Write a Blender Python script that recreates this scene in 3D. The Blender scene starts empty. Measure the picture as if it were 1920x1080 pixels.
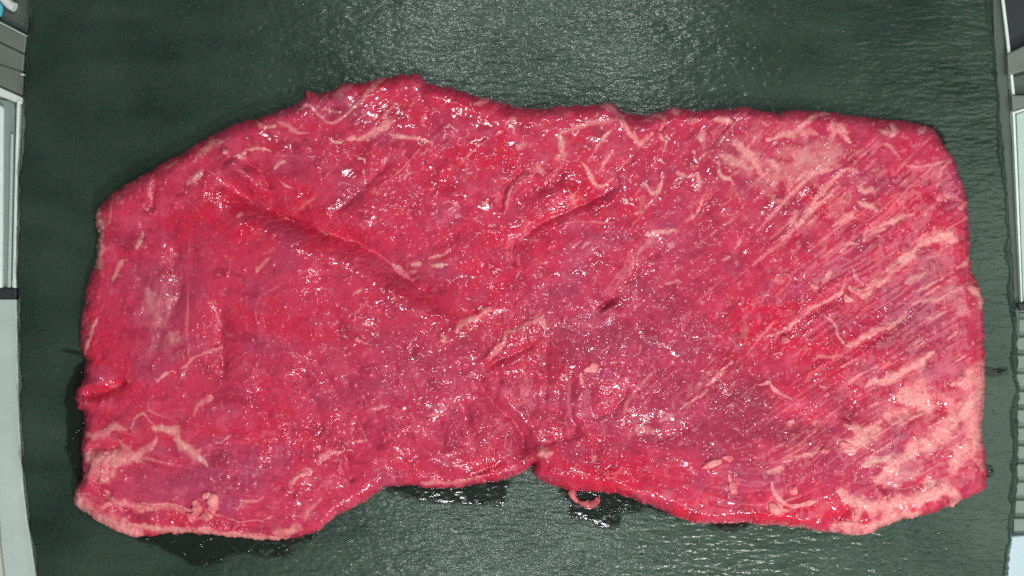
import bpy, bmesh, math
import numpy as np
from mathutils import Vector

scene = bpy.context.scene
# ------------------------------------------------------------------ camera, world, lamps, exposure
S = 0.00021          # metres per photo pixel on the slate's top (z = 0)
CAMH = 0.45          # camera height over the slate
cam_d = bpy.data.cameras.new("camera")
cam = bpy.data.objects.new("camera", cam_d)
scene.collection.objects.link(cam)
cam.location = (0, 0, CAMH)
cam.rotation_euler = (0, 0, 0)
cam_d.sensor_width = 36.0
cam_d.lens = 36.0 * CAMH / (1920 * S)
cam_d.clip_start = 0.01
cam_d.clip_end = 20.0
scene.camera = cam

world = bpy.data.worlds.new("World")
scene.world = world
world.use_nodes = True
bgn = world.node_tree.nodes["Background"]
bgn.inputs[0].default_value = (0.82, 0.92, 0.90, 1)
bgn.inputs[1].default_value = 0.09

def area_lamp(name, loc, target, sx, sy, power, col):
    d = bpy.data.lights.new(name, 'AREA')
    d.shape = 'RECTANGLE'; d.size = sx; d.size_y = sy
    d.energy = power; d.color = col
    o = bpy.data.objects.new(name, d)
    scene.collection.objects.link(o)
    o.location = loc
    o.rotation_euler = (Vector(target) - Vector(loc)).to_track_quat('-Z', 'Y').to_euler()
    return o
for lx_, ly_, lz_, e_ in ((-0.055, 0.232, 0.45, 0.38), (0.085, 0.238, 0.45, 0.38),      # lamp heads behind the board
                          (-0.050, -0.222, 0.45, 0.26), (0.050, -0.226, 0.45, 0.26),   # lamp heads in front of it
                          (-0.095, 0.035, 0.50, 0.06), (0.105, -0.030, 0.50, 0.06)):   # fill added beside the lens, for evener light and sparkle on the meat
    area_lamp("lamp_head_or_fill", (lx_, ly_, lz_), (lx_ * 0.3, ly_ * 0.15, 0), 0.030, 0.016, e_, (0.97, 0.97, 1.0))
area_lamp("lamp_panel_right", (0.43, -0.10, 0.46), (0.43, -0.10, 0), 0.26, 0.44, 1.05, (0.88, 1.0, 0.93))
area_lamp("lamp_panel_front", (0.10, -0.27, 0.46), (0.10, -0.27, 0), 0.60, 0.10, 0.40, (0.93, 1.0, 0.98))
sd_ = bpy.data.lights.new("lamp_spot", 'SPOT')
sd_.energy = 16.6; sd_.color = (1.0, 0.985, 0.97); sd_.shadow_soft_size = 0.05
sd_.spot_size = math.radians(37); sd_.spot_blend = 0.22
spot = bpy.data.objects.new("lamp_spot", sd_); scene.collection.objects.link(spot)
spot.location = (0.25, -0.64, 0.62)
spot.rotation_euler = (Vector((0.048, -0.105, 0)) - Vector(spot.location)).to_track_quat('-Z', 'Y').to_euler()

scene.view_settings.view_transform = 'Standard'
scene.view_settings.look = 'None'
scene.view_settings.exposure = 0.0
scene.view_settings.gamma = 1.0
scene.view_settings.use_curve_mapping = False
scene.cycles.use_denoising = False
scene.cycles.max_bounces = 6

# ------------------------------------------------------------------ helpers
def lin(r, g, b):
    f = lambda c: (c / 255 / 12.92) if c / 255 <= 0.04045 else ((c / 255 + 0.055) / 1.055) ** 2.4
    return np.array([f(r), f(g), f(b)])

def P(u, v, z=0.0):
    """photo pixel -> point at height z"""
    k = S * (CAMH - z) / CAMH
    return ((u - 960) * k, (540 - v) * k, z)

_tabs = {}
def vnoise(x, y, seed=0):
    if seed not in _tabs:
        _tabs[seed] = np.random.RandomState(seed + 11).uniform(-1, 1, (256, 256))
    t = _tabs[seed]
    xi = np.floor(x).astype(np.int64); yi = np.floor(y).astype(np.int64)
    fx = x - xi; fy = y - yi
    fx = fx * fx * fx * (fx * (fx * 6 - 15) + 10); fy = fy * fy * fy * (fy * (fy * 6 - 15) + 10)
    x0 = xi & 255; x1 = (xi + 1) & 255; y0 = yi & 255; y1 = (yi + 1) & 255
    return (t[y0, x0] * (1 - fx) + t[y0, x1] * fx) * (1 - fy) + (t[y1, x0] * (1 - fx) + t[y1, x1] * fx) * fy

def fbm(x, y, o=4, seed=0):
    a, s, n = 1.0, 0.0, 0.0
    for i in range(o):
        s = s + a * vnoise(x * 2 ** i + 17.3 * i, y * 2 ** i + 9.1 * i, seed + i)
        n += a; a *= 0.5
    return s / n

def sstep(a, b, x):
    t = np.clip((x - a) / (b - a), 0, 1)
    return t * t * (3 - 2 * t)

def resample(pts, step=3.0):
    """Catmull-Rom through the points, evenly spaced"""
    p = np.array(pts, float)
    if len(p) == 2:
        n = max(2, int(np.hypot(*(p[1] - p[0])) / step) + 1)
        t = np.linspace(0, 1, n)[:, None]
        return p[0] * (1 - t) + p[1] * t
    q = np.vstack([2 * p[0] - p[1], p, 2 * p[-1] - p[-2]])
    out = []
    for i in range(1, len(q) - 2):
        n = max(2, int(np.hypot(*(q[i + 1] - q[i])) / step) + 1)
        for t in np.linspace(0, 1, n, endpoint=False):
            a, b, c, d = q[i - 1], q[i], q[i + 1], q[i + 2]
            out.append(0.5 * (2 * b + (c - a) * t + (2 * a - 5 * b + 4 * c - d) * t * t + (3 * b - a - 3 * c + d) * t ** 3))
    out.append(q[-2])
    return np.array(out)

def seg_dist(U, V, pts, closed=False):
    """distance to a polyline and position 0..1 along it"""
    p = np.array(pts, float)
    if closed:
        p = np.vstack([p, p[:1]])
    best = np.full(U.shape, 1e9); tt = np.zeros(U.shape)
    n = len(p) - 1
    for i in range(n):
        ax, ay = p[i]; bx, by = p[i + 1]
        dx, dy = bx - ax, by - ay
        L = dx * dx + dy * dy + 1e-9
        t = np.clip(((U - ax) * dx + (V - ay) * dy) / L, 0, 1)
        d = np.hypot(U - ax - t * dx, V - ay - t * dy)
        m = d < best
        best = np.where(m, d, best); tt = np.where(m, (i + t) / n, tt)
    return best, tt

def new_mat(name):
    m = bpy.data.materials.new(name); m.use_nodes = True
    nt = m.node_tree
    return m, nt, nt.nodes["Principled BSDF"]

def N(nt, typ, **kw):
    n = nt.nodes.new(typ)
    for k, v in kw.items():
        if k.startswith('i_'):
            n.inputs[k[2:].replace('_', ' ')].default_value = v
        else:
            setattr(n, k, v)
    return n

def link(nt, a, b): nt.links.new(a, b)

def mesh_np(name, co, faces, mat, parent=None, smooth=True, colors=None, extra=None):
    me = bpy.data.meshes.new(name)
    co = np.asarray(co, np.float32); faces = np.asarray(faces, np.int32)
    k = faces.shape[1]
    me.vertices.add(len(co)); me.vertices.foreach_set("co", co.ravel())
    me.loops.add(faces.size); me.loops.foreach_set("vertex_index", faces.ravel())
    me.polygons.add(len(faces))
    me.polygons.foreach_set("loop_start", np.arange(0, faces.size, k, dtype=np.int32))
    me.polygons.foreach_set("loop_total", np.full(len(faces), k, np.int32))
    me.polygons.foreach_set("use_smooth", np.full(len(faces), smooth, bool))
    me.update(calc_edges=True)
    if colors is not None:
        a = me.color_attributes.new("tint", 'FLOAT_COLOR', 'POINT')
        c4 = np.ones((len(co), 4), np.float32); c4[:, :3] = colors
        a.data.foreach_set("color", c4.ravel())
    for kx, vx in (extra or {}).items():
        a = me.attributes.new(kx, 'FLOAT', 'POINT')
        a.data.foreach_set("value", np.asarray(vx, np.float32))
    me.validate()
    o = bpy.data.objects.new(name, me)
    scene.collection.objects.link(o)
    if mat: me.materials.append(mat)
    if parent: o.parent = parent
    return o

def tag(o, label=None, cat=None, group=None, kind=None):
    if label: o["label"] = label
    if cat: o["category"] = cat
    if group: o["group"] = group
    if kind: o["kind"] = kind
    return o

def prism(name, poly, z0, z1, mat, parent=None, bevel=0.0006):
    """extruded polygon given in photo pixels at height z1, edges bevelled"""
    bm = bmesh.new()
    vs = [bm.verts.new(P(u, v, z1)) for u, v in poly]
    f = bm.faces.new(vs)
    if f.normal.z < 0: bmesh.ops.reverse_faces(bm, faces=[f])
    bm.normal_update()
    if f.normal.z < 0: f.normal_flip()
    r = bmesh.ops.extrude_face_region(bm, geom=[f])
    for g in r['geom']:
        if isinstance(g, bmesh.types.BMVert): g.co.z = z0
    bmesh.ops.recalc_face_normals(bm, faces=bm.faces[:])
    if bevel:
        bmesh.ops.bevel(bm, geom=bm.edges[:], offset=bevel, segments=2, profile=0.5, affect='EDGES', clamp_overlap=True)
    me = bpy.data.meshes.new(name); bm.to_mesh(me); bm.free()
    o = bpy.data.objects.new(name, me); scene.collection.objects.link(o)
    me.materials.append(mat)
    if parent: o.parent = parent
    return o

def empty(name, loc):
    o = bpy.data.objects.new(name, None); scene.collection.objects.link(o)
    o.location = loc; o.empty_display_size = 0.01
    return o

# ------------------------------------------------------------------ materials
def simple_mat(name, col, rough, metal=0.0, nscale=300, nvar=0.08, bump=0.0):
    m, nt, b = new_mat(name)
    tc = N(nt, 'ShaderNodeTexCoord')
    nz = N(nt, 'ShaderNodeTexNoise'); nz.inputs['Scale'].default_value = nscale; nz.inputs['Detail'].default_value = 5
    link(nt, tc.outputs['Object'], nz.inputs['Vector'])
    mp = N(nt, 'ShaderNodeMapRange'); mp.inputs['To Min'].default_value = 1 - nvar * 2; mp.inputs['To Max'].default_value = 1 + nvar * 2
    link(nt, nz.outputs['Fac'], mp.inputs['Value'])
    mx = N(nt, 'ShaderNodeVectorMath', operation='SCALE'); mx.inputs[0].default_value = tuple(col)
    link(nt, mp.outputs['Result'], mx.inputs['Scale'])
    link(nt, mx.outputs['Vector'], b.inputs['Base Color'])
    b.inputs['Roughness'].default_value = rough; b.inputs['Metallic'].default_value = metal
    if bump:
        bp = N(nt, 'ShaderNodeBump'); bp.inputs['Distance'].default_value = bump
        link(nt, nz.outputs['Fac'], bp.inputs['Height']); link(nt, bp.outputs['Normal'], b.inputs['Normal'])
    return m

def meat_mat():
    m, nt, b = new_mat("raw_meat")
    at = N(nt, 'ShaderNodeAttribute', attribute_name="tint")
    wt = N(nt, 'ShaderNodeAttribute', attribute_name="wet")
    ft = N(nt, 'ShaderNodeAttribute', attribute_name="fat")
    tc = N(nt, 'ShaderNodeTexCoord')
    # fine mottling of the colour
    n1 = N(nt, 'ShaderNodeTexNoise'); n1.inputs['Scale'].default_value = 700; n1.inputs['Detail'].default_value = 4
    link(nt, tc.outputs['Object'], n1.inputs['Vector'])
    mr = N(nt, 'ShaderNodeMapRange'); mr.inputs['From Min'].default_value = 0.25; mr.inputs['From Max'].default_value = 0.75
    mr.inputs['To Min'].default_value = 0.90; mr.inputs['To Max'].default_value = 1.10
    link(nt, n1.outputs['Fac'], mr.inputs['Value'])
    sc = N(nt, 'ShaderNodeVectorMath', operation='SCALE')
    link(nt, at.outputs['Color'], sc.inputs[0]); link(nt, mr.outputs['Result'], sc.inputs['Scale'])
    link(nt, sc.outputs['Vector'], b.inputs['Base Color'])
    # beads of moisture: sparse bumps
    n2 = N(nt, 'ShaderNodeTexNoise'); n2.inputs['Scale'].default_value = 430; n2.inputs['Detail'].default_value = 1.0
    link(nt, tc.outputs['Object'], n2.inputs['Vector'])
    r2 = N(nt, 'ShaderNodeMapRange', interpolation_type='SMOOTHSTEP'); r2.inputs['From Min'].default_value = 0.60; r2.inputs['From Max'].default_value = 0.84
    link(nt, n2.outputs['Fac'], r2.inputs['Value'])
    n3 = N(nt, 'ShaderNodeTexNoise'); n3.inputs['Scale'].default_value = 1500; n3.inputs['Detail'].default_value = 1
    link(nt, tc.outputs['Object'], n3.inputs['Vector'])
    r3 = N(nt, 'ShaderNodeMapRange', interpolation_type='SMOOTHSTEP'); r3.inputs['From Min'].default_value = 0.60; r3.inputs['From Max'].default_value = 0.80
    r3.inputs['To Max'].default_value = 0.10
    link(nt, n3.outputs['Fac'], r3.inputs['Value'])
    ad = N(nt, 'ShaderNodeMath', operation='ADD'); link(nt, r2.outputs[0], ad.inputs[0]); link(nt, r3.outputs[0], ad.inputs[1])
    mu = N(nt, 'ShaderNodeMath', operation='MULTIPLY'); link(nt, ad.outputs[0], mu.inputs[0]); link(nt, wt.outputs['Fac'], mu.inputs[1])
    bp = N(nt, 'ShaderNodeBump'); bp.inputs['Distance'].default_value = 0.00034; bp.inputs['Strength'].default_value = 1.0
    link(nt, mu.outputs[0], bp.inputs['Height'])
    link(nt, bp.outputs['Normal'], b.inputs['Normal'])
    rr = N(nt, 'ShaderNodeMapRange'); rr.inputs['To Min'].default_value = 0.13; rr.inputs['To Max'].default_value = 0.20
    link(nt, ft.outputs['Fac'], rr.inputs['Value']); link(nt, rr.outputs[0], b.inputs['Roughness'])
    b.inputs['IOR'].default_value = 1.4
    b.inputs['Specular IOR Level'].default_value = 0.5
    b.inputs['Subsurface Weight'].default_value = 0.25
    b.inputs['Subsurface Radius'].default_value = (1.0, 0.35, 0.3)
    b.inputs['Subsurface Scale'].default_value = 0.0012
    return m

def fat_mat(name="fat", c0=(216, 92, 108), c1=(240, 150, 148)):
    m, nt, b = new_mat(name)
    tc = N(nt, 'ShaderNodeTexCoord')
    n1 = N(nt, 'ShaderNodeTexNoise'); n1.inputs['Scale'].default_value = 260; n1.inputs['Detail'].default_value = 4
    link(nt, tc.outputs['Object'], n1.inputs['Vector'])
    cr = N(nt, 'ShaderNodeValToRGB')
    cr.color_ramp.elements[0].position = 0.35; cr.color_ramp.elements[0].color = (*lin(*c0), 1)
    cr.color_ramp.elements[1].position = 0.62; cr.color_ramp.elements[1].color = (*lin(*c1), 1)
    link(nt, n1.outputs['Fac'], cr.inputs[0]); link(nt, cr.outputs[0], b.inputs['Base Color'])
    n2 = N(nt, 'ShaderNodeTexNoise'); n2.inputs['Scale'].default_value = 900; n2.inputs['Detail'].default_value = 2
    link(nt, tc.outputs['Object'], n2.inputs['Vector'])
    bp = N(nt, 'ShaderNodeBump'); bp.inputs['Distance'].default_value = 0.0003
    link(nt, n2.outputs['Fac'], bp.inputs['Height']); link(nt, bp.outputs['Normal'], b.inputs['Normal'])
    b.inputs['Roughness'].default_value = 0.28; b.inputs['IOR'].default_value = 1.4
    b.inputs['Subsurface Weight'].default_value = 0.3
    b.inputs['Subsurface Radius'].default_value = (1.0, 0.5, 0.45); b.inputs['Subsurface Scale'].default_value = 0.0012
    return m

def slate_mat():
    m, nt, b = new_mat("slate")
    tc = N(nt, 'ShaderNodeTexCoord')
    mp = N(nt, 'ShaderNodeMapping'); mp.inputs['Scale'].default_value = (0.45, 1.0, 1.0)
    link(nt, tc.outputs['Object'], mp.inputs['Vector'])
    n1 = N(nt, 'ShaderNodeTexNoise'); n1.inputs['Scale'].default_value = 800; n1.inputs['Detail'].default_value = 3; n1.inputs['Roughness'].default_value = 0.55
    link(nt, mp.outputs[0], n1.inputs['Vector'])
    n2 = N(nt, 'ShaderNodeTexNoise'); n2.inputs['Scale'].default_value = 60; n2.inputs['Detail'].default_value = 6
    link(nt, mp.outputs[0], n2.inputs['Vector'])
    n4 = N(nt, 'ShaderNodeTexNoise'); n4.inputs['Scale'].default_value = 26; n4.inputs['Detail'].default_value = 5
    link(nt, tc.outputs['Object'], n4.inputs['Vector'])
    ad = N(nt, 'ShaderNodeMath', operation='ADD'); link(nt, n2.outputs['Fac'], ad.inputs[0]); link(nt, n4.outputs['Fac'], ad.inputs[1])
    hf = N(nt, 'ShaderNodeMath', operation='MULTIPLY'); hf.inputs[1].default_value = 0.5
    link(nt, ad.outputs[0], hf.inputs[0])
    cr = N(nt, 'ShaderNodeValToRGB')
    e = cr.color_ramp.elements
    e[0].position = 0.36; e[0].color = (0.017, 0.033, 0.024, 1)
    e[1].position = 0.64; e[1].color = (0.042, 0.068, 0.051, 1)
    link(nt, hf.outputs[0], cr.inputs[0])
    # mineral speckle
    n3 = N(nt, 'ShaderNodeTexNoise'); n3.inputs['Scale'].default_value = 1100; n3.inputs['Detail'].default_value = 2
    link(nt, tc.outputs['Object'], n3.inputs['Vector'])
    sb = N(nt, 'ShaderNodeVectorMath', operation='SUBTRACT'); sb.inputs[1].default_value = (0.5, 0.5, 0.5)
    link(nt, n3.outputs['Color'], sb.inputs[0])
    ss = N(nt, 'ShaderNodeVectorMath', operation='MULTIPLY'); ss.inputs[1].default_value = (0.055, 0.065, 0.055)
    link(nt, sb.outputs[0], ss.inputs[0])
    av = N(nt, 'ShaderNodeVectorMath', operation='ADD'); link(nt, cr.outputs[0], av.inputs[0]); link(nt, ss.outputs[0], av.inputs[1])
    mxv = N(nt, 'ShaderNodeVectorMath', operation='MAXIMUM'); mxv.inputs[1].default_value = (0.008, 0.01, 0.01)
    link(nt, av.outputs[0], mxv.inputs[0]); link(nt, mxv.outputs[0], b.inputs['Base Color'])
    bp = N(nt, 'ShaderNodeBump'); bp.inputs['Distance'].default_value = 0.00022
    link(nt, n1.outputs['Fac'], bp.inputs['Height']); link(nt, bp.outputs['Normal'], b.inputs['Normal'])
    b.inputs['Roughness'].default_value = 0.30
    b.inputs['Specular Tint'].default_value = (0.74, 1.0, 0.80, 1)
    n5 = N(nt, 'ShaderNodeTexNoise'); n5.inputs['Scale'].default_value = 520; n5.inputs['Detail'].default_value = 3
    mp5 = N(nt, 'ShaderNodeMapping'); mp5.inputs['Scale'].default_value = (0.30, 1.0, 1.0)
    link(nt, tc.outputs['Object'], mp5.inputs['Vector']); link(nt, mp5.outputs[0], n5.inputs['Vector'])
    bp5 = N(nt, 'ShaderNodeBump'); bp5.inputs['Distance'].default_value = 0.00060
    link(nt, n5.outputs['Fac'], bp5.inputs['Height']); link(nt, bp5.outputs['Normal'], b.inputs['Coat Normal'])
    b.inputs['Coat Weight'].default_value = 0.46; b.inputs['Coat Roughness'].default_value = 0.15; b.inputs['Coat IOR'].default_value = 1.45
    b.inputs['Specular IOR Level'].default_value = 0.22
    b.inputs['IOR'].default_value = 1.5
    return m

def juice_mat():
    m, nt, b = new_mat("meat_juice")
    tc = N(nt, 'ShaderNodeTexCoord')
    mp = N(nt, 'ShaderNodeMapping'); mp.inputs['Scale'].default_value = (0.4, 1.0, 1.0)
    link(nt, tc.outputs['Object'], mp.inputs['Vector'])
    n1 = N(nt, 'ShaderNodeTexNoise'); n1.inputs['Scale'].default_value = 420; n1.inputs['Detail'].default_value = 2
    link(nt, mp.outputs[0], n1.inputs['Vector'])
    r = N(nt, 'ShaderNodeMapRange', interpolation_type='SMOOTHSTEP'); r.inputs['From Min'].default_value = 0.55; r.inputs['From Max'].default_value = 0.75
    link(nt, n1.outputs['Fac'], r.inputs['Value'])
    bp = N(nt, 'ShaderNodeBump'); bp.inputs['Distance'].default_value = 0.0006
    link(nt, r.outputs[0], bp.inputs['Height']); link(nt, bp.outputs['Normal'], b.inputs['Normal'])
    b.inputs['Base Color'].default_value = (0.016, 0.022, 0.018, 1)
    al = N(nt, 'ShaderNodeAttribute', attribute_name='depth'); link(nt, al.outputs['Fac'], b.inputs['Alpha'])
    b.inputs['Roughness'].default_value = 0.10; b.inputs['IOR'].default_value = 1.34
    return m

MEAT, FAT, SLATE, JUICE = meat_mat(), fat_mat(), slate_mat(), juice_mat()
FAT_DULL = fat_mat("dull_fat", (150, 52, 62), (205, 105, 108))
WHITE = simple_mat("white_enamel", (0.80, 0.84, 0.78), 0.45)
PALE = simple_mat("pale_grey_plate", (0.50, 0.60, 0.55), 0.5, nscale=90)
GREYM = simple_mat("grey_metal", (0.17, 0.195, 0.165), 0.45, nscale=120)
GREYD = simple_mat("dark_grey_metal", (0.085, 0.11, 0.095), 0.5, nscale=120)
BRIGHT = simple_mat("bright_metal", (0.78, 0.88, 0.82), 0.35, nscale=200)
MIDM = simple_mat("channel_metal", (0.24, 0.31, 0.29), 0.4, nscale=80)
DARK = simple_mat("dark_rubber", (0.028, 0.032, 0.036), 0.6)
BLUE = simple_mat("blue_plastic", (0.10, 0.48, 0.62), 0.35)
RIB = simple_mat("ribbed_plate", (0.20, 0.25, 0.21), 0.5, nscale=90)
ZT = -0.0085     # top of the table under the slate

# ------------------------------------------------------------------ the table
bm = bmesh.new()
bmesh.ops.create_grid(bm, x_segments=2, y_segments=2, size=0.5)
for v in bm.verts: v.co.z = ZT
me = bpy.data.meshes.new("table_top"); bm.to_mesh(me); bm.free()
tbl = bpy.data.objects.new("table_top", me); scene.collection.objects.link(tbl)
me.materials.append(simple_mat("table_paint", (0.62, 0.66, 0.56), 0.5, nscale=40))
tag(tbl, kind="structure", label="pale table top under the slate board")

# ------------------------------------------------------------------ slate board
def build_slate():
    lp = [(66, -150), (62, -60), (56, 20), (50, 90), (45, 200), (39, 300), (34, 420), (33, 500), (34, 620), (39, 800), (47, 920), (58, 1000), (71, 1080), (80, 1140), (88, 1220)]
    rp = [(1846, -150), (1853, -60), (1859, 10), (1868, 100), (1876, 200), (1884, 280), (1892, 380), (1899, 470), (1905, 560), (1910, 680), (1912, 800), (1909, 920), (1902, 1000), (1891, 1080), (1884, 1140), (1876, 1220)]
    rows = np.linspace(-150, 1220, 760)
    lx = np.interp(rows, [p[1] for p in lp], [p[0] for p in lp])
    rx = np.interp(rows, [p[1] for p in rp], [p[0] for p in rp])
    def chip(v, seed):
        return 1.6 * fbm(v / 16, v * 0 + 3.3, 3, seed) + 2.2 * np.maximum(0, vnoise(v / 34, v * 0 + 0.7, seed + 9)) ** 2 + 1.0 * vnoise(v / 5, v * 0, seed + 5)
    lx = lx + chip(rows, 21) * 1.0
    rx = rx + chip(rows, 31) * 1.3
    t = np.concatenate([[0, 0.0006, 0.0022, 0.0045, 0.0065], np.linspace(0.0085, 0.987, 820), [0.989, 0.9915, 0.994, 0.997, 0.9992, 1.0]])
    nC = len(t)
    U = lx[:, None] * (1 - t) + rx[:, None] * t
    V = np.repeat(rows[:, None], nC, 1)
    # cleaved relief: long low ripples across the board with small steps between the layers
    wv = V + 5 * vnoise(U / 300, V / 240, 41) + 4 * fbm(U / 40, V / 40, 2, 52) + 0.02 * (U - 960)
    z = 0.030e-3 * vnoise(U / 34, wv / 11, 42) + 0.030e-3 * vnoise(U / 11, wv / 4.0, 43) * (1 + 0.8 * vnoise(U / 60, V / 50, 50)) + 0.030e-3 * fbm(U / 8, V / 6, 2, 51) - 0.10e-3 * sstep(.45, .8, fbm(U / 16, V / 12, 3, 53)) + 0.10e-3 * fbm(U / 90, wv / 60, 4, 44)
    z += 0.018e-3 * vnoise(U / 4, V / 3, 45)
    lay = fbm(U / 190, wv / 36, 4, 46)
    z += 0.07e-3 * sstep(0.08, 0.16, lay) - 0.07e-3 * sstep(-0.24, -0.16, lay)
    z -= 0.25e-3
    dl = U - lx[:, None]; dr = rx[:, None] - U
    bl = 7 + 6 * vnoise(V / 30, V * 0 + 2, 47); br = 15 + 11 * fbm(V / 40, V * 0 + 5, 3, 48)
    eL = np.clip(1 - dl / bl, 0, 1); eR = np.clip(1 - dr / br, 0, 1)
    z -= 2.6e-3 * eL ** 1.3 + 3.0e-3 * eR ** 1.2 + 0.5e-3 * np.sqrt(eR) * (0.5 + vnoise(U / 7, V / 9, 49))
    # sides down to the table
    side = np.minimum(dl, dr) <= 1e-9
    z = np.where(side, ZT + 0.0002, z)
    z[0, :] = ZT + 0.0002; z[-1, :] = ZT + 0.0002
    V[1, :] = V[0, :] + 0.3; V[-2, :] = V[-1, :] - 0.3
    X = (U - 960) * S * 1.0065; Y = (540 - V) * S      # the rim sits 3 mm under the top
    co = np.stack([X, Y, z], -1).reshape(-1, 3)
    nR = len(rows)
    idx = np.arange(nR * nC).reshape(nR, nC)
    f = np.stack([idx[:-1, :-1], idx[1:, :-1], idx[1:, 1:], idx[:-1, 1:]], -1).reshape(-1, 4)
    o = mesh_np("slate_board", co, f, SLATE)
    tag(o, "dark green grey slate board with chipped edges carrying the meat", "slate board")
build_slate()

# ------------------------------------------------------------------ the slab of meat
OUT = [(181,392),(215,358),(262,330),(300,308),(352,282),(395,255),(437,233),(480,222),(520,208),(556,195),(570,183),(573,168),(580,172),(598,174),(612,171),(625,168),(640,159),(662,155),(690,155),(708,145),(722,143),(735,147),(748,141),(775,139),(792,143),(803,156),(830,162),(862,170),(890,178),(900,184),(925,187),(950,194),(985,203),(1020,203),(1050,199),(1090,197),(1115,197),(1128,191),(1145,194),(1160,202),(1168,210),(1190,214),(1212,219),(1222,213),(1240,211),(1250,206),(1265,199),(1278,204),(1300,207),(1340,204),(1375,203),(1398,199),(1420,206),(1460,211),(1500,206),(1540,208),(1590,214),(1640,222),(1690,227),(1735,234),(1750,238),(1762,255),(1770,268),(1785,290),(1797,315),(1806,340),(1813,365),(1816,395),(1818,440),(1820,480),(1823,510),(1830,525),(1838,545),(1843,560),(1843,575),(1845,600),(1846,640),(1847,690),(1847,750),(1843,785),(1841,800),(1845,830),(1850,860),(1852,890),(1849,915),(1835,927),(1815,935),(1795,940),(1775,952),(1750,962),(1720,970),(1690,974),(1660,985),(1640,998),(1615,1004),(1590,1003),(1565,998),(1540,996),(1500,990),(1470,986),(1430,986),(1400,981),(1362,984),(1340,983),(1300,981),(1270,972),(1245,960),(1220,950),(1195,941),(1170,930),(1140,924),(1110,923),(1072,921),(1045,913),(1020,905),(1003,897),(998,885),(1003,870),(990,878),(978,888),(955,897),(930,902),(900,908),(860,914),(830,915),(800,914),(770,910),(745,911),(722,914),(705,925),(688,940),(665,952),(645,958),(625,972),(605,990),(590,1000),(560,1008),(525,1013),(480,1012),(440,1008),(400,1003),(360,1000),(320,1002),(280,1006),(250,1005),(220,998),(195,985),(170,968),(150,955),(137,945),(138,925),(143,912),(152,900),(155,885),(151,860),(150,840),(154,820),(157,800),(158,778),(154,770),(144,768),(139,745),(143,730),(152,718),(158,705),(157,690),(160,675),(151,660),(148,635),(149,610),(152,590),(157,570),(162,540),(170,515),(175,500),(180,480),(181,455),(185,440),(181,420),(179,400)]
STEP = 1.5
u1 = np.arange(128, 1864, STEP); v1 = np.arange(128, 1016, STEP)
GU, GV = np.meshgrid(u1, v1)
# signed distance on a coarse grid, then refined
poly = np.array(OUT, float)
def sdf_of(U, V):
    d, _ = seg_dist(U, V, poly, True)
    ins = np.zeros(U.shape, bool)
    p = np.vstack([poly, poly[:1]])
    for i in range(len(poly)):
        (ax, ay), (bx, by) = p[i], p[i + 1]
        if ay == by: continue
        c = ((ay > V) != (by > V)) & (U < (bx - ax) * (V - ay) / (by - ay) + ax)
        ins ^= c
    return np.where(ins, d, -d)
cu = np.arange(124, 1872, 3.0); cv = np.arange(124, 1024, 3.0)
CU, CV = np.meshgrid(cu, cv)
CS = sdf_of(CU, CV)
def bil(A, U, V, u0=124.0, v0=124.0, st=3.0):
    x = np.clip((U - u0) / st, 0, A.shape[1] - 1.001); y = np.clip((V - v0) / st, 0, A.shape[0] - 1.001)
    xi = x.astype(int); yi = y.astype(int); fx = x - xi; fy = y - yi
    return (A[yi, xi] * (1 - fx) + A[yi, xi + 1] * fx) * (1 - fy) + (A[yi + 1, xi] * (1 - fx) + A[yi + 1, xi + 1] * fx) * fy
SD = bil(CS, GU, GV)
SD = SD + 3.2 * fbm(GU / 15, GV / 15, 4, 60) + 1.2 * vnoise(GU / 4.5, GV / 4.5, 65)

# muscle fibre directions (photo pixels, degrees clockwise from right)
ORI = [(1700,550,-30),(1450,350,-42),(1500,800,-34),(1200,350,-52),(1080,370,-38),(900,300,-36),(700,330,-44),(650,220,-40),(300,480,100),(550,500,-24),(200,650,108),(600,750,64),(760,840,60),(950,760,72),(1050,740,88),(1250,700,-46),(300,900,12),(450,950,6),(1150,900,14),(1350,960,10),(1700,900,-26),(850,600,-30),(1350,560,-44),(420,650,85),(420,320,38)]
sw = np.zeros(CU.shape); cx = np.zeros(CU.shape); cy = np.zeros(CU.shape)
for (a, b_, ang) in ORI:
    w = 1.0 / ((CU - a) ** 2 + (CV - b_) ** 2 + 1500) ** 1.6
    cx += w * math.cos(2 * math.radians(ang)); cy += w * math.sin(2 * math.radians(ang)); sw += w
TH = 0.5 * np.arctan2(cy, cx) + 0.30 * fbm(CU / 120, CV / 120, 3, 70)
DX = np.cos(TH); DY = np.sin(TH)
def nearest(A, U, V, u0, v0, st):
    xi = np.clip(((U - u0) / st + 0.5).astype(int), 0, A.shape[1] - 1); yi = np.clip(((V - v0) / st + 0.5).astype(int), 0, A.shape[0] - 1)
    return A[yi, xi]
def lic(src, steps, dl):
    acc = src.copy(); n = 1
    for sgn in (1, -1):
        U = GU.copy(); V = GV.copy(); px = None
        for k in range(steps):
            dx = nearest(DX, U, V, 124, 124, 3.0); dy = nearest(DY, U, V, 124, 124, 3.0)
            if px is not None:
                fl = np.where(dx * px + dy * py < 0, -1, 1); dx = dx * fl; dy = dy * fl
            else:
                dx = dx * sgn; dy = dy * sgn
            px, py = dx, dy
            U = U + dx * dl; V = V + dy * dl
            acc = acc + nearest(src, U, V, u1[0], v1[0], STEP); n += 1
    acc = acc / n
    return (acc - acc.mean()) / (acc.std() + 1e-9)
fib_f = lic(np.random.RandomState(5).normal(size=GU.shape), 14, 2.0)
fib_c = lic(vnoise(GU / 5, GV / 5, 71) + 0.0, 16, 4.0)
fib_w = lic(vnoise(GU / 13, GV / 13, 72) + 0.0, 16, 7.0)

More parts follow.
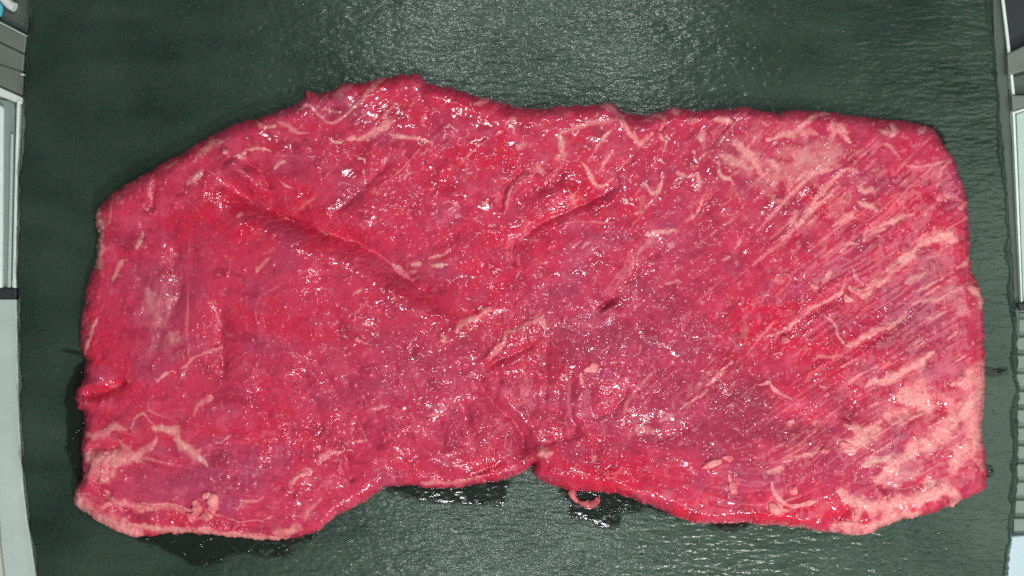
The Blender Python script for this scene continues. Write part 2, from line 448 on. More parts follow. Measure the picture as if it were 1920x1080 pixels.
# grooves: points, half width (px), depth (mm)
GROOVES = [
 ([(388,318),(420,345),(455,368),(500,392),(560,420),(610,436),(660,452),(700,475),(745,505),(785,540),(820,575),(862,612)], 15, 4.6),
 ([(452,296),(480,318),(499,342),(497,358)], 7, 1.6),
 ([(1168,345),(1120,370),(1060,400),(1010,420),(985,440),(965,445)], 6, 1.4),
 ([(965,445),(960,470),(962,500)], 6, 1.0),
 ([(935,405),(942,365),(965,332),(995,320)], 5, 0.9),
 ([(415,560),(411,610),(415,660),(418,720)], 11, 1.2),
 ([(905,700),(900,720),(915,745),(945,775),(965,795),(980,820),(984,845),(1003,872)], 8, 2.4),
 ([(905,700),(930,678),(970,660),(1012,640)], 7, 1.7),
 ([(1022,640),(1025,700),(1021,760)], 8, 0.9), ([(1074,700),(1070,760),(1078,810)], 8, 0.9), ([(1048,720),(1046,780)], 7, .6),
 ([(1178,725),(1165,755),(1145,775),(1100,790)], 7, 1.3),
 ([(580,665),(605,700),(640,760),(650,800)], 8, 1.0), ([(645,845),(650,880),(662,910)], 8, 1.1),
 ([(148,740),(185,739),(215,727),(240,712)], 7, 2.2),
 ([(195,938),(225,957),(260,952),(330,960),(400,975),(470,987),(530,985)], 7, 1.6),
 ([(172,898),(188,915),(212,932)], 6, 1.6), ([(158,842),(200,842),(232,832)], 6, 1.4),
 ([(720,890),(780,880),(830,895),(880,890),(930,872),(960,850)], 8, 1.3),
 ([(1225,830),(1265,815),(1300,800)], 8, 0.9),
 ([(330,455),(323,500),(335,545),(320,590)], 9, 0.9), ([(283,400),(285,370),(295,340)], 6, .8),
 ([(620,402),(660,372),(700,332),(737,290)], 7, 0.9),
 ([(1322,285),(1345,258),(1372,228)], 6, 0.8), ([(1245,232),(1236,250)], 5, 1.0),
 ([(1150,340),(1170,310),(1190,290)], 6, .7), ([(1340,358),(1320,380),(1300,405)], 6, .8),
 ([(1195,470),(1187,495),(1190,510)], 6, .9), ([(1250,450),(1215,490)], 7, .7),
 ([(1585,545),(1540,575),(1495,607),(1450,636)], 6, .9), ([(1600,655),(1660,622),(1705,598)], 6, .7),
 ([(1570,770),(1600,765),(1580,790)], 8, 1.2), ([(1650,790),(1720,770),(1780,762)], 8, 1.0),
 ([(1640,905),(1700,915),(1760,900)], 8, .9), ([(1540,985),(1580,965),(1596,945)], 7, 1.2),
 ([(1740,350),(1760,375),(1785,362)], 7, .9), ([(1095,790),(1060,820),(1010,835)], 9, 1.0),
 ([(860,540),(800,545),(790,548)], 8, .9), ([(700,470),(760,470),(830,500)], 10, .5),
 ([(560,560),(600,545),(650,560)], 8, .4), ([(840,590),(820,640),(870,700)], 9, .6),
 ([(960,800),(930,830),(925,860)], 7, .9), ([(870,760),(860,820),(880,850)], 8, .6),
]
GROOVES += [([(420,340),(520,400),(620,440),(720,490),(800,560)], 34, 1.6), ([(1010,640),(995,740),(990,830),(1003,872)], 42, 1.6),
 ([(640,700),(660,800),(660,900)], 30, .8), ([(420,560),(416,700)], 30, .8), ([(1170,350),(1120,370)], 22, .3), ([(1140,575),(1080,620),(1000,640)], 34, 1.2),
 ([(1230,830),(1120,800),(1060,830)], 30, 1.0), ([(330,440),(325,600)], 26, .7)]
GROOVES += [([(860,740),(880,800),(890,860)],13,1.2),([(820,780),(840,850)],12,.8),([(935,690),(928,760)],10,.9),([(1000,690),(1005,790)],11,.9),([(1110,700),(1105,790)],10,.8),([(760,800),(790,870)],12,.7),([(555,690),(590,760),(600,810)],12,.9),
 ([(680,600),(760,660),(820,690)],14,.7),([(1230,470),(1160,540),(1140,575)],14,.8),([(1400,640),(1340,700),(1280,780)],12,.6),([(880,420),(820,460),(760,490)],12,.6),([(1060,300),(1040,350)],10,.7),([(1150,480),(1080,500),(1010,560)],14,.7)]
# ridges / bulges: points, half width, height (mm)
RIDGES = [
 ([(420,300),(450,325),(486,350)], 15, 2.4), ([(400,390),(480,440),(560,465),(640,490)], 50, 2.6),
 ([(945,400),(953,362),(975,338),(1010,328)], 6, 1.0), ([(980,390),(1030,370),(1090,355)], 16, 1.3),
 ([(850,625),(900,590),(950,572)], 9, 1.0), ([(890,690),(945,640),(1010,602),(1022,620)], 8, 1.2),
 ([(1010,870),(1080,880),(1180,905),(1290,950)], 26, 1.8), ([(1000,850),(1030,850)], 10, 1.0),
 ([(165,870),(205,880)], 22, 1.8), ([(185,898),(200,905)], 10, 1.2), ([(150,725),(200,715)], 9, 1.2), ([(150,752),(200,752)], 9, 1.2),
 ([(940,700),(950,760),(1000,790)], 24, 1.3), ([(600,470),(500,520)], 60, 1.0),
 ([(1410,960),(1480,975),(1540,975)], 18, 1.3), ([(230,975),(330,985),(450,998)], 9, .9),
 ([(840,480),(900,470),(960,460)], 30, .9), ([(1210,450),(1185,500)], 8, .8),
 ([(700,830),(800,850),(880,840)], 36, 1.2),
]
# fat lying in the surface, and one painted highlight: points, full width, strength, tone (0 pink .. 1 cream)
FATS_GLINT = [
 ([(365,303),(385,278),(405,268),(415,265)],10,.6,.3),([(440,295),(455,293),(465,283),(480,279),(492,279),(507,285)],5,.7,.5),
 ([(350,345),(362,335),(378,322)],8,.5,.6),([(282,375),(280,350),(288,338)],6,.5,.3),([(482,228),(498,237),(515,235)],6,.6,.4),([(520,228),(540,235),(545,243),(560,250)],7,.6,.4),
 ([(515,315),(525,308),(532,303)],6,.7,.5),([(525,338),(545,352)],2.5,.7,.8),([(220,370),(232,382)],9,.4,.7),([(310,315),(335,300)],4,.5,.5),
 ([(186,395),(184,430),(184,470),(180,495)],20,.85,.3),
 ([(560,205),(578,196),(600,220),(615,230),(632,227),(650,215),(670,195),(690,175),(705,150)],6,.65,.3),([(560,252),(577,249)],4,.7,.5),([(625,178),(640,168),(655,162)],12,.6,.2),
 ([(695,170),(705,152),(720,145)],10,.6,.2),([(600,205),(640,210)],3,.5,.3),([(655,262),(680,258),(700,250),(720,240),(730,228),(736,228)],11,.75,.3),([(730,250),(750,255),(775,258),(790,262),(808,269)],6,.75,.5),
 ([(615,258),(622,265),(640,267)],5,.7,.9),([(835,240),(845,232)],3,.9,1),([(846,236),(858,246)],3,.9,1),([(832,260),(835,252)],3,.8,1),([(890,195),(905,190),(915,186)],9,.8,.2),([(955,225),(965,220)],11,.5,.3),([(960,250),(963,240)],6,.4,.4),
 ([(888,286),(893,283)],5,.8,1),([(672,297),(682,297),(684,305)],3.5,.8,1),([(680,318),(681,324)],4,.8,1),([(755,335),(770,322)],4,.6,.6),([(832,380),(840,377),(855,380),(863,387)],4,.7,.3),([(905,385),(916,378)],6,.7,.6),
 ([(945,400),(952,365),(965,340),(985,330),(1000,330)],5,.5,.1),([(970,280),(980,270)],8,.45,.5),([(798,218),(790,228)],10,.4,.3),([(855,410),(862,402)],8,.5,.6),
 ([(1050,250),(1065,245),(1090,238),(1110,230),(1140,226),(1160,222)],9,.5,.3),([(1125,197),(1145,202),(1158,212),(1163,225)],8,.55,.2),([(1172,232),(1185,255),(1195,268),(1207,265),(1222,250)],8,.7,.3),([(1165,225),(1178,238)],6,.6,.3),
 ([(1210,225),(1235,215),(1245,225)],9,.55,.4),([(1245,230),(1237,252),(1247,268),(1245,285)],4,.7,.7),([(1250,256),(1254,262)],6,.6,.8),([(1260,207),(1275,207)],11,.7,.3),([(1293,226),(1308,225)],11,.9,.7),
 ([(1312,265),(1320,245)],8,.65,.5),([(1340,225),(1352,223),(1370,230)],11,.75,.4),([(1301,285),(1304,283)],7,.6,.6),([(1050,250),(1055,290),(1058,300)],8,.5,.8),([(1040,298),(1062,290)],7,.5,.8),
 ([(1005,310),(1020,328)],6,.6,.4),([(1088,303),(1102,315),(1112,338),(1128,350),(1140,342),(1152,333)],5,.75,.3),([(1210,345),(1217,355),(1225,365),(1235,355),(1242,330)],7,.8,.4),([(1270,325),(1290,330),(1308,328),(1308,355)],7,.75,.5),
 ([(1262,345),(1278,342)],4,.7,.5),([(1168,382),(1174,373),(1178,383)],4,.7,.9),([(1190,400),(1207,392)],4,.6,.7),([(1318,375),(1310,395),(1295,410)],6,.65,.4),([(1208,368),(1195,398)],9,.3,.4),([(1345,300),(1352,330),(1370,335),(1376,344)],6,.75,.6),
 ([(1060,420),(1110,415),(1145,420)],3,.45,.3),([(1062,348),(1072,372),(1085,390)],5,.4,.6),
 ([(1375,265),(1395,282),(1415,303),(1428,325)],15,.75,.3),([(1350,290),(1380,305),(1412,315)],14,.55,.5),([(1440,262),(1465,254),(1490,250),(1510,230),(1535,215),(1555,213)],10,.85,.3),([(1500,250),(1530,250)],14,.55,.4),
 ([(1555,240),(1572,235),(1582,250),(1590,262)],18,.8,.3),([(1560,265),(1563,232)],8,.7,.3),([(1440,300),(1455,310),(1458,340)],16,.65,.3),([(1495,340),(1515,325),(1545,320),(1560,318)],13,.8,.3),([(1475,330),(1480,362)],12,.6,.3),
 ([(1585,320),(1565,335),(1550,350),(1535,365),(1525,385),(1508,405),(1495,425)],9,.85,.3),([(1590,318),(1606,325)],10,.65,.4),([(1610,350),(1620,360),(1635,355)],10,.65,.5),([(1610,380),(1630,387),(1645,395)],9,.75,.6),([(1560,425),(1580,412),(1605,395)],10,.7,.2),
 ([(1655,248),(1675,250),(1672,235)],13,.8,.4),([(1722,252),(1735,240)],8,.85,.5),([(1660,270),(1672,275),(1682,292)],6,.55,.4),([(1645,427),(1670,415),(1710,402)],8,.75,.3),([(1700,312),(1740,309),(1775,300)],6,.55,.3),
 ([(1735,400),(1755,380),(1770,367),(1800,375)],8,.5,.3),([(1758,350),(1768,315),(1782,300)],8,.55,.3),([(1800,390),(1812,380)],8,.6,.3),([(1490,395),(1485,420)],12,.5,.4),
 ([(1500,290),(1540,298),(1565,285)],44,.40,.7),([(1440,330),(1500,310)],40,.30,.6),([(1590,370),(1560,400)],30,.25,.5),([(1640,335),(1660,320)],9,.4,.4),([(1445,375),(1480,380)],10,.35,.4),
 ([(255,465),(262,450),(266,437)],6,.5,.9),([(212,525),(220,505),(230,488)],7,.45,.8),([(160,665),(165,640),(175,615),(185,597)],5,.75,.5),([(257,524),(260,520)],6,.6,.5),
 ([(340,690),(365,672),(390,660),(415,650)],4,.55,.4),([(350,690),(335,718)],3,.5,.4),([(275,545),(290,580),(300,610)],26,.28,.9),([(318,560),(312,590)],14,.3,.9),([(325,640),(332,625)],20,.25,.9),([(480,510),(495,495),(505,485)],5,.5,.3),([(396,562),(402,585),(410,612)],2.5,.6,.8),([(445,405),(455,400)],5,.6,.4),  # thin cream hairline by the left fold is a highlight put into the colour
 ([(765,495),(790,494)],7,.75,.4),([(805,483),(830,478),(842,468)],4,.7,.8),([(808,497),(842,497)],5,.8,1),([(765,509),(777,505)],5,.6,.8),([(770,525),(785,517)],5,.5,.4),([(855,622),(865,610),(885,598),(905,588),(920,580)],10,.65,.3),
 ([(915,675),(930,660),(945,640),(950,625),(965,620),(990,606),(1010,600)],7,.6,.3),([(828,638),(834,636)],13,.6,.5),([(665,550),(680,543)],5,.6,.6),([(602,662),(610,655)],9,.45,.3),([(690,565),(665,590)],4,.4,.4),
 ([(1000,602),(1015,600),(1022,615)],13,.65,.4),([(1093,463),(1106,454)],8,.55,.5),([(1210,440),(1240,437),(1265,432)],7,.65,.5),([(1180,515),(1190,487),(1210,460),(1232,440)],8,.35,.3),([(1255,458),(1262,460)],9,.55,1),
 ([(1380,466),(1386,450)],5,.65,.5),([(1356,489),(1368,479)],7,.65,.5),([(1104,613),(1110,613)],6,.7,.5),([(1325,725),(1350,700),(1372,680)],6,.65,.3),([(1278,768),(1300,752),(1327,733)],4,.55,.4),([(1250,532),(1272,526)],4,.5,.5),([(1088,700),(1090,722)],5,.55,.5),
 ([(1438,632),(1470,620),(1495,600),(1520,580),(1545,568),(1565,555),(1580,540),(1585,520)],6,.8,.4),([(1576,476),(1595,456),(1610,455)],6,.75,.4),([(1620,450),(1625,437),(1658,430)],10,.65,.3),
 ([(1595,540),(1605,546),(1625,545),(1640,532),(1665,515),(1690,492),(1710,480),(1720,465)],14,.95,.35),([(1725,460),(1740,450),(1770,445),(1792,448)],19,.85,.3),([(1600,503),(1608,522),(1620,530)],5,.55,.4),([(1542,530),(1550,520),(1558,508)],8,.65,.4),([(1524,536),(1532,539)],11,.65,.4),
 ([(1545,590),(1560,605),(1570,625),(1578,645)],4.5,.75,.5),([(1592,648),(1605,642),(1620,630),(1645,618),(1670,610),(1690,598),(1700,588)],12,.9,.3),([(1622,723),(1660,712),(1690,700),(1720,680),(1748,660)],16,.9,.35),
 ([(1700,530),(1735,510)],8,.5,.9),([(1725,545),(1770,520)],6,.5,.9),([(1710,570),(1765,560)],7,.45,.8),([(1745,600),(1775,583)],5,.55,.9),([(1740,485),(1765,475)],5,.5,.6),([(1795,500),(1815,490),(1821,475)],7,.75,.3),([(1818,540),(1836,550),(1838,575)],15,.7,.4),([(1798,585),(1812,575)],20,.4,.4),
 ([(1778,636),(1797,622)],6,.65,.6),([(1785,722),(1828,692),(1845,680)],12,.8,.2),([(1800,718),(1845,712)],28,.9,.2),([(1530,669),(1577,668)],5,.5,.2),([(1750,560),(1800,540)],30,.22,.7),
 ([(165,857),(205,860),(240,858)],26,.8,.35),([(170,890),(205,885)],34,.6,.2),([(160,816),(190,815),(215,800),(235,805)],12,.5,.3),([(225,828),(240,850),(258,855),(282,838),(292,820)],12,.65,.35),([(233,852),(265,864)],8,.85,.4),([(245,802),(255,785),(268,775),(278,785),(288,797)],4,.65,.5),
 ([(287,802),(310,804),(330,810),(340,830),(365,850),(388,872)],14,.65,.8),([(141,925),(150,943),(178,968),(220,990),(262,1002)],30,.85,.3),([(190,950),(230,943),(260,955),(310,950),(355,966)],10,.65,.3),([(265,945),(320,948),(362,962)],5,.75,.4),([(240,985),(320,992),(380,995),(450,1007),(540,1012)],13,.85,.3),
 ([(195,920),(215,938),(225,958)],8,.55,.4),([(400,965),(440,978),(490,976),(512,968)],3,.65,.4),([(512,1000),(540,995),(562,988)],14,.65,.35),([(365,777),(368,763),(380,755),(396,745)],6,.55,.3),([(403,832),(420,826),(436,815)],3,.65,.5),([(452,938),(480,940),(492,933)],4,.55,.4),([(442,958),(456,938)],4,.5,.4),([(545,912),(552,898),(566,889),(582,880)],10,.65,.35),([(596,866),(612,853),(640,849)],9,.7,.4),
 ([(698,766),(727,763)],5,.65,.6),([(658,818),(662,803)],6,.5,.4),([(664,829),(688,826)],4,.6,.4),([(800,781),(832,777)],4,.5,.5),([(790,906),(820,905),(850,906),(900,893)],7,.5,.3),([(570,975),(580,955),(600,935)],8,.4,.2),
 ([(1005,856),(1032,850)],16,.65,.35),([(1110,866),(1118,855)],6,.6,.5),([(1196,808),(1222,806)],16,.35,.2),([(1235,792),(1257,778)],8,.4,.6),([(1170,775),(1180,750),(1190,735)],5,.4,.4),
 ([(1440,950),(1472,956)],15,.85,.3),([(1470,866),(1500,856),(1530,850)],7,.65,.4),([(1476,798),(1486,790)],10,.55,.6),([(1440,885),(1466,878)],9,.6,.5),
 ([(1574,828),(1600,838),(1622,818),(1645,805)],22,.9,.4),([(1585,797),(1625,805),(1650,790)],14,.6,.4),([(1690,742),(1720,745),(1742,762)],42,.9,.3),([(1660,780),(1700,776)],26,.7,.3),
 ([(1840,735),(1815,765),(1788,792),(1760,820),(1720,843),(1690,862),(1662,885),(1650,897)],27,.85,.35),([(1618,872),(1650,860),(1668,853)],11,.7,1),([(1843,695),(1838,740),(1832,800),(1826,832),(1800,850),(1790,872)],42,.75,.25),([(1832,860),(1846,882)],10,.55,.3),
 ([(1578,925),(1600,940),(1640,950),(1690,945),(1730,930),(1760,920),(1792,926)],27,.88,.35),([(1566,992),(1600,986),(1620,1000),(1642,985),(1680,970),(1720,964)],22,.9,.3),([(1600,940),(1606,965),(1600,985)],13,.8,.3),([(1736,918),(1752,903)],16,.7,.7),([(1782,948),(1800,930)],10,.8,.3),([(1690,900),(1730,880)],14,.4,.7),([(1750,985),(1775,950)],8,.5,.3),([(1700,890),(1660,910)],16,.5,.4),
 ([(1545,840),(1550,850)],8,.6,.5),([(1760,740),(1790,760)],14,.5,.4),([(1590,720),(1615,700)],7,.4,.3),([(1650,690),(1670,680)],6,.4,.3),
 ([(1420,560),(1440,545)],5,.3,.3),([(1360,420),(1380,400)],5,.3,.4),([(1540,480),(1560,470)],5,.4,.4),
]
# warp so nothing traced keeps a clean edge
wu = GU + 3.8 * fbm(GU / 19, GV / 19, 4, 80) + 1.0 * vnoise(GU / 4, GV / 4, 81)
wv = GV + 3.8 * fbm(GU / 19, GV / 19, 4, 84) + 1.0 * vnoise(GU / 4, GV / 4, 85)
def local(pts, w):
    p = np.array(pts, float); m = w
    i0 = max(0, int((p[:, 0].min() - m - u1[0]) / STEP)); i1 = min(len(u1), int((p[:, 0].max() + m - u1[0]) / STEP) + 2)
    j0 = max(0, int((p[:, 1].min() - m - v1[0]) / STEP)); j1 = min(len(v1), int((p[:, 1].max() + m - v1[0]) / STEP) + 2)
    return slice(j0, j1), slice(i0, i1)

relief = np.zeros(GU.shape)      # mm
for pts, w, d in GROOVES:
    sl = local(pts, w * 4 + 8)
    dd, t = seg_dist(wu[sl], wv[sl], resample(pts, 8))
    fade = np.clip(np.minimum(t, 1 - t) / 0.16, 0.12, 1)
    relief[sl] -= 1.55 * d * fade * (1 + 0.16 * vnoise(wu[sl] / 40, wv[sl] / 40, 87)) * (0.34 * np.exp(-(dd / (w * 0.65)) ** 2) + 0.60 * np.exp(-(dd / (w * 1.8)) ** 2))
for pts, w, d in RIDGES:
    sl = local(pts, w * 3 + 8)
    dd, t = seg_dist(wu[sl], wv[sl], resample(pts, 8))
    fade = np.clip(np.minimum(t, 1 - t) / 0.2, 0.3, 1)
    relief[sl] += d * fade * np.exp(-(dd / w) ** 2)
dh = np.hypot((GU - 1137 + (GV - 572) * 0.5) / 13, (GV - 572 + (GU - 1137) * 0.45) / 8)
relief -= 2.2 * np.exp(-dh ** 3)

fat = np.zeros(GU.shape); tone = np.zeros(GU.shape)
rag = 0.55 * fib_f * 0.5 + 0.8 * fbm(GU / 8, GV / 8, 3, 90)
for pts, w, s, tn in FATS_GLINT:
    sl = local(pts, w * 1.6 + 8)
    dd, t = seg_dist(wu[sl], wv[sl], resample(pts, 5))
    hw = w * 0.56 * (1 + 0.45 * vnoise(wu[sl] / 15, wv[sl] / 15, 88)) * (0.55 + 0.45 * np.clip(np.minimum(t, 1 - t) / 0.2, 0, 1))
    f = s * sstep(1.48, 0.30, dd / hw + 0.55 * rag[sl])
    m = f > fat[sl]
    tone[sl] = np.where(m, tn, tone[sl]); fat[sl] = np.maximum(fat[sl], f)
# thin marbling that follows the fibres, richer on the right and along the top
def spots(lst, base):
    a = np.full(GU.shape, float(base))
    for (x, y, rx, ry, s) in lst:
        a += s * np.exp(-((GU - x) / rx) ** 2 - ((GV - y) / ry) ** 2)
    return a
marb = spots([(1500,320,180,110,.9),(1720,560,130,160,.8),(1740,800,140,140,1.0),(1450,700,220,180,.35),(900,280,250,100,.3),(1150,280,160,90,.5),(650,210,110,70,.4),(250,860,120,80,.35)], .12)
mv = sstep(1.85, 3.1, fib_c * 0.8 + 0.35 * fib_f + 1.2 * fbm(GU / 18, GV / 18, 2, 95) + marb * 0.9)
fat2 = np.clip(mv * (0.25 + 0.55 * marb), 0, .75)
m = fat2 > fat; tone = np.where(m, .35, tone); fat = np.maximum(fat, fat2)
# stray crumbs
cr = sstep(.60, .74, vnoise(GU / 6, GV / 6, 93) * 0.7 + 0.3 * vnoise(GU / 2.6, GV / 2.6, 94))
wisp = np.clip(1.02 + 0.60 * fbm(GU / 16, GV / 14, 3, 97) + 0.30 * vnoise(GU / 4.5, GV / 4.5, 98) + 0.10 * fib_f, 0.42, 1.12)
fat = np.clip(fat * wisp, 0, 1)
fat = np.maximum(fat, .55 * cr * np.clip(.35 + marb, 0, 1)); tone = np.where(cr > .3, .8, tone)
# breath of silverskin around the fatty places
halo = np.clip(spots([(1500,315,130,85,.95),(1740,820,110,120,.5),(1740,560,80,90,.35),(1080,270,90,50,.35),(640,210,90,40,.35),(250,850,90,40,.35),(290,590,40,70,.45),(1360,290,50,60,.3),(940,600,90,40,.25),(800,500,60,25,.3),(330,640,50,50,.3)], 0.0), 0, 1)
halo = halo * sstep(-.15, .45, fbm(GU / 30, GV / 24, 4, 99) + .12 * fib_c)

edge = np.clip(SD, 0, None)
R = 27 + 12 * vnoise(GU / 90, GV / 90, 100)
prof = (1 - (1 - np.clip(edge / R, 0, 1)) ** 2.2) ** 0.5
thin = 1 - 0.42 * np.exp(-((GU - 330) / 260) ** 4 - ((GV - 995) / 34) ** 2) - 0.15 * sstep(250, 140, GU)
base = 8.8 * prof * thin                                      # mm
calm_ = 1 - 0.8 * np.exp(-((GU - 520) / 190) ** 2 - ((GV - 500) / 100) ** 2)
und = 1.2 * fbm(GU / 210, GV / 170, 3, 101) + 0.95 * fbm(GU / 75, GV / 62, 3, 105) * (0.45 + 0.55 * calm_)
calm = 1 - 0.65 * np.exp(-((GU - 520) / 190) ** 2 - ((GV - 500) / 100) ** 2) - 0.3 * np.exp(-((GU - 330) / 90) ** 2 - ((GV - 910) / 40) ** 2)
rough = spots([(560,690,120,110,.6),(520,820,140,90,.5),(880,790,170,110,.65),(1300,640,200,170,.7),(1500,480,180,140,.6),(1260,810,160,80,.7),(1720,880,130,110,.5),(980,600,140,70,.5),(300,650,120,70,.4),(180,640,50,70,.4),(700,740,120,80,.5),(1060,640,120,80,.5),(900,350,200,80,.35),(1650,620,150,130,.5),(190,790,60,50,.5),(420,850,90,60,.4)], .22)
patch = sstep(-0.25, 0.35, fbm(GU / 46, GV / 40, 3, 110))
wet = np.clip(rough * (0.08 + 1.05 * patch * patch), 0, 1.2) * calm
fm = np.clip(spots([(1650,480,220,220,.9),(1600,800,260,180,.5),(1150,330,230,120,.5),(650,280,180,120,.35),(1060,760,110,90,.5),(280,520,110,120,.35)], .12), 0, 1) * (0.35 + 0.65 * sstep(-.3, .3, fbm(GU / 70, GV / 70, 2, 112)))
detail = calm * (0.10 * fm * fib_c + 0.13 * fm * fib_w + 0.24 * fbm(GU / 32, GV / 28, 3, 111) + 0.13 * wet * fbm(GU / 11, GV / 10, 2, 113))
xa = GU + 40 * fbm(GU / 120, GV / 120, 2, 180); ya = GV + 40 * fbm(GU / 120, GV / 120, 2, 183)
foldm = np.clip(spots([(1000,620,220,140,.7),(880,800,160,90,.8),(700,740,120,110,.5),(1250,700,170,140,.5),(850,350,220,90,.35),(1500,820,150,80,.4),(1700,400,100,120,.4),(230,820,90,120,.5),(1650,870,140,80,.6),(1300,300,120,70,.4),(620,230,100,60,.4)], .15), 0, 1)
fold = np.clip(1 - 3.2 * np.abs(fbm(xa / 62, ya / 54, 3, 186)), 0, 1) ** 2.2
fold2 = np.clip(1 - 3.4 * np.abs(fbm(xa / 27, ya / 24, 2, 190)), 0, 1) ** 2.2
detail = detail - calm * foldm * (0.34 * fold + 0.10 * fold2)
fatrel = fat * (0.16 + 0.30 * fbm(GU / 7, GV / 7, 2, 117))
# larger beads of liquid
beads = np.zeros(GU.shape); rs_ = np.random.RandomState(77); nb = 0
while nb < 1900:
    bu, bv = rs_.uniform(150, 1845), rs_.uniform(150, 1005)
    ii, jj = int((bv - v1[0]) / STEP), int((bu - u1[0]) / STEP)
    if SD[ii, jj] < 6 or rs_.uniform() > min(1, wet[ii, jj] * 0.9 + 0.05): continue
    nb += 1
    rad = rs_.choice([2.4, 3.0, 3.6, 4.8], p=[.45, .3, .18, .07]); el = rs_.uniform(1, 1.8); an = rs_.uniform(0, math.pi)
    q = 9; sl = (slice(max(0, ii - q), ii + q + 1), slice(max(0, jj - q), jj + q + 1))
    du_, dv_ = GU[sl] - bu, GV[sl] - bv
    a_, b__ = du_ * math.cos(an) + dv_ * math.sin(an), -du_ * math.sin(an) + dv_ * math.cos(an)
    beads[sl] = np.maximum(beads[sl], rad * 0.095 * np.exp(-(a_ / (rad * el)) ** 2 - (b__ / rad) ** 2))
full = beads + base + prof * (und + relief + detail + fatrel)
Hmm = np.maximum(full, 0.05 * (SD > 0)) * 1e-3
Hmm = np.where(SD <= 0, 0, Hmm)

# colour of the flesh itself
mix = lambda a, b_, t: a * (1 - t[..., None]) + b_ * t[..., None]
RED, CRIM, MAUVE, DEEP = lin(209, 42, 70), lin(202, 60, 88), lin(176, 70, 102), lin(163, 42, 65)
c_n = fbm(GU / 85, GV / 75, 4, 120)
redz = spots([(470,400,130,45,.9),(900,520,90,50,.9),(1440,610,70,90,.9),(1570,620,80,60,.8),(1120,890,150,35,1.1),(1480,960,200,30,1.0),(210,715,70,50,.8),(1090,350,70,50,.7),(620,440,120,40,.6),(1530,700,120,50,.5),(850,330,130,60,.4),(700,780,60,40,.3)], 0)
mauz = spots([(290,570,60,90,.8),(740,720,160,90,.6),(1200,620,140,120,.5),(1290,790,150,70,.6),(330,920,110,35,.7),(1720,600,70,70,.7),(420,880,120,60,.5),(1790,350,40,60,.8),(620,200,60,30,.6),(780,510,60,40,.6),(1020,560,80,40,.5),(1650,860,60,40,.5),(1250,450,90,50,.4),(1480,860,120,50,.4)], 0)
rgb = mix(np.broadcast_to(CRIM, GU.shape + (3,)), RED, np.clip(sstep(.0, .5, c_n) * .6 + redz, 0, 1))
rgb = mix(rgb, np.broadcast_to(MAUVE, rgb.shape), np.clip((sstep(.05, .55, fbm(GU / 60, GV / 50, 4, 126)) * .6 + mauz) * .9, 0, .85))
rgb = mix(rgb, np.broadcast_to(DEEP, rgb.shape), np.clip(.32 * fm * sstep(.3, 1.8, fib_w * .7 + fib_c * .5) + .6 * sstep(.25, .6, fbm(GU / 34, GV / 30, 3, 130)), 0, .75) * (1 - .5 * np.clip(redz, 0, 1)))
rgb = mix(rgb, np.broadcast_to(lin(214, 88, 114), rgb.shape), .45 * sstep(.1, .5, fbm(GU / 26, GV / 21, 3, 194)) * calm)
rgb = mix(rgb, np.broadcast_to(lin(158, 48, 76), rgb.shape), .42 * sstep(.15, .5, fbm(GU / 22, GV / 17, 3, 198)) * calm)
dusk = np.clip(spots([(1110,620,120,70,.8),(1270,640,120,90,.55),(930,830,110,60,.7),(1075,770,70,90,.8),(330,480,50,90,.6),(1340,290,70,70,.5),(640,370,90,60,.3),(700,640,120,60,.4),(1500,730,140,60,.4),(1230,820,120,50,.6),(860,640,90,60,.5),(430,310,70,40,.5),(780,560,60,50,.6),(1700,640,60,60,.5),(1600,270,80,60,.3),(1420,760,150,80,.75),(1480,840,110,50,.6),(1400,450,120,60,.4),(1560,790,40,25,.8)], 0.0), 0, 1) * sstep(-.5, .35, fbm(GU / 55, GV / 45, 4, 205))
rgb = mix(rgb, np.broadcast_to(lin(150, 50, 72), rgb.shape), .8 * dusk)
rgb = rgb * (1 + 0.06 * fib_f + 0.10 * fm * fib_c + 0.05 * vnoise(GU / 3, GV / 3, 133))[..., None]
hole = .75 * np.exp(-dh ** 4)
rgb = mix(rgb, np.broadcast_to(lin(120, 10, 24), rgb.shape), hole)
FP, FC = lin(244, 142, 146), lin(236, 180, 166)
fcol = mix(np.broadcast_to(FP, rgb.shape), FC, np.clip(tone + .25 * vnoise(GU / 9, GV / 9, 135), 0, 1))
fcol = fcol * (1 + .12 * vnoise(GU / 5, GV / 5, 136))[..., None]
rgb = mix(rgb, np.broadcast_to(lin(212, 128, 132), rgb.shape), .68 * halo)
rgb = np.clip(mix(rgb, fcol, np.clip(fat, 0, 1)), 0.003, 0.95)

# faces: every cell that touches the inside; outside corners slide onto the outline
inside = SD > 0
cell = inside[:-1, :-1] | inside[1:, :-1] | inside[1:, 1:] | inside[:-1, 1:]
gy, gx = np.gradient(SD, STEP)
gl = np.hypot(gx, gy) + 1e-6
push = np.where(SD < 0, np.clip(-SD, 0, 3), 0)
PU = GU + gx / gl * push; PV = GV + gy / gl * push
idx = np.arange(GU.size).reshape(GU.shape)
f4 = np.stack([idx[:-1, :-1], idx[1:, :-1], idx[1:, 1:], idx[:-1, 1:]], -1)[cell]
used = np.unique(f4)
remap = np.full(GU.size, -1, np.int64); remap[used] = np.arange(len(used))
f4 = remap[f4]
zb = (base * 1e-3)
k = S * (CAMH - np.minimum(zb, .009)) / CAMH
X = ((PU - 960) * k).ravel()[used]; Y = ((540 - PV) * k).ravel()[used]; Z = Hmm.ravel()[used]
meat = empty("raw_meat", (0, 0, 0))
tag(meat, "large flat slab of raw red meat with pale fat streaks lying on the slate", "meat")
mesh_np("muscle", np.stack([X, Y, Z - 0.0001], -1), f4, MEAT, meat, True, rgb.reshape(-1, 3)[used],
        {"wet": wet.ravel()[used], "fat": fat.ravel()[used]})

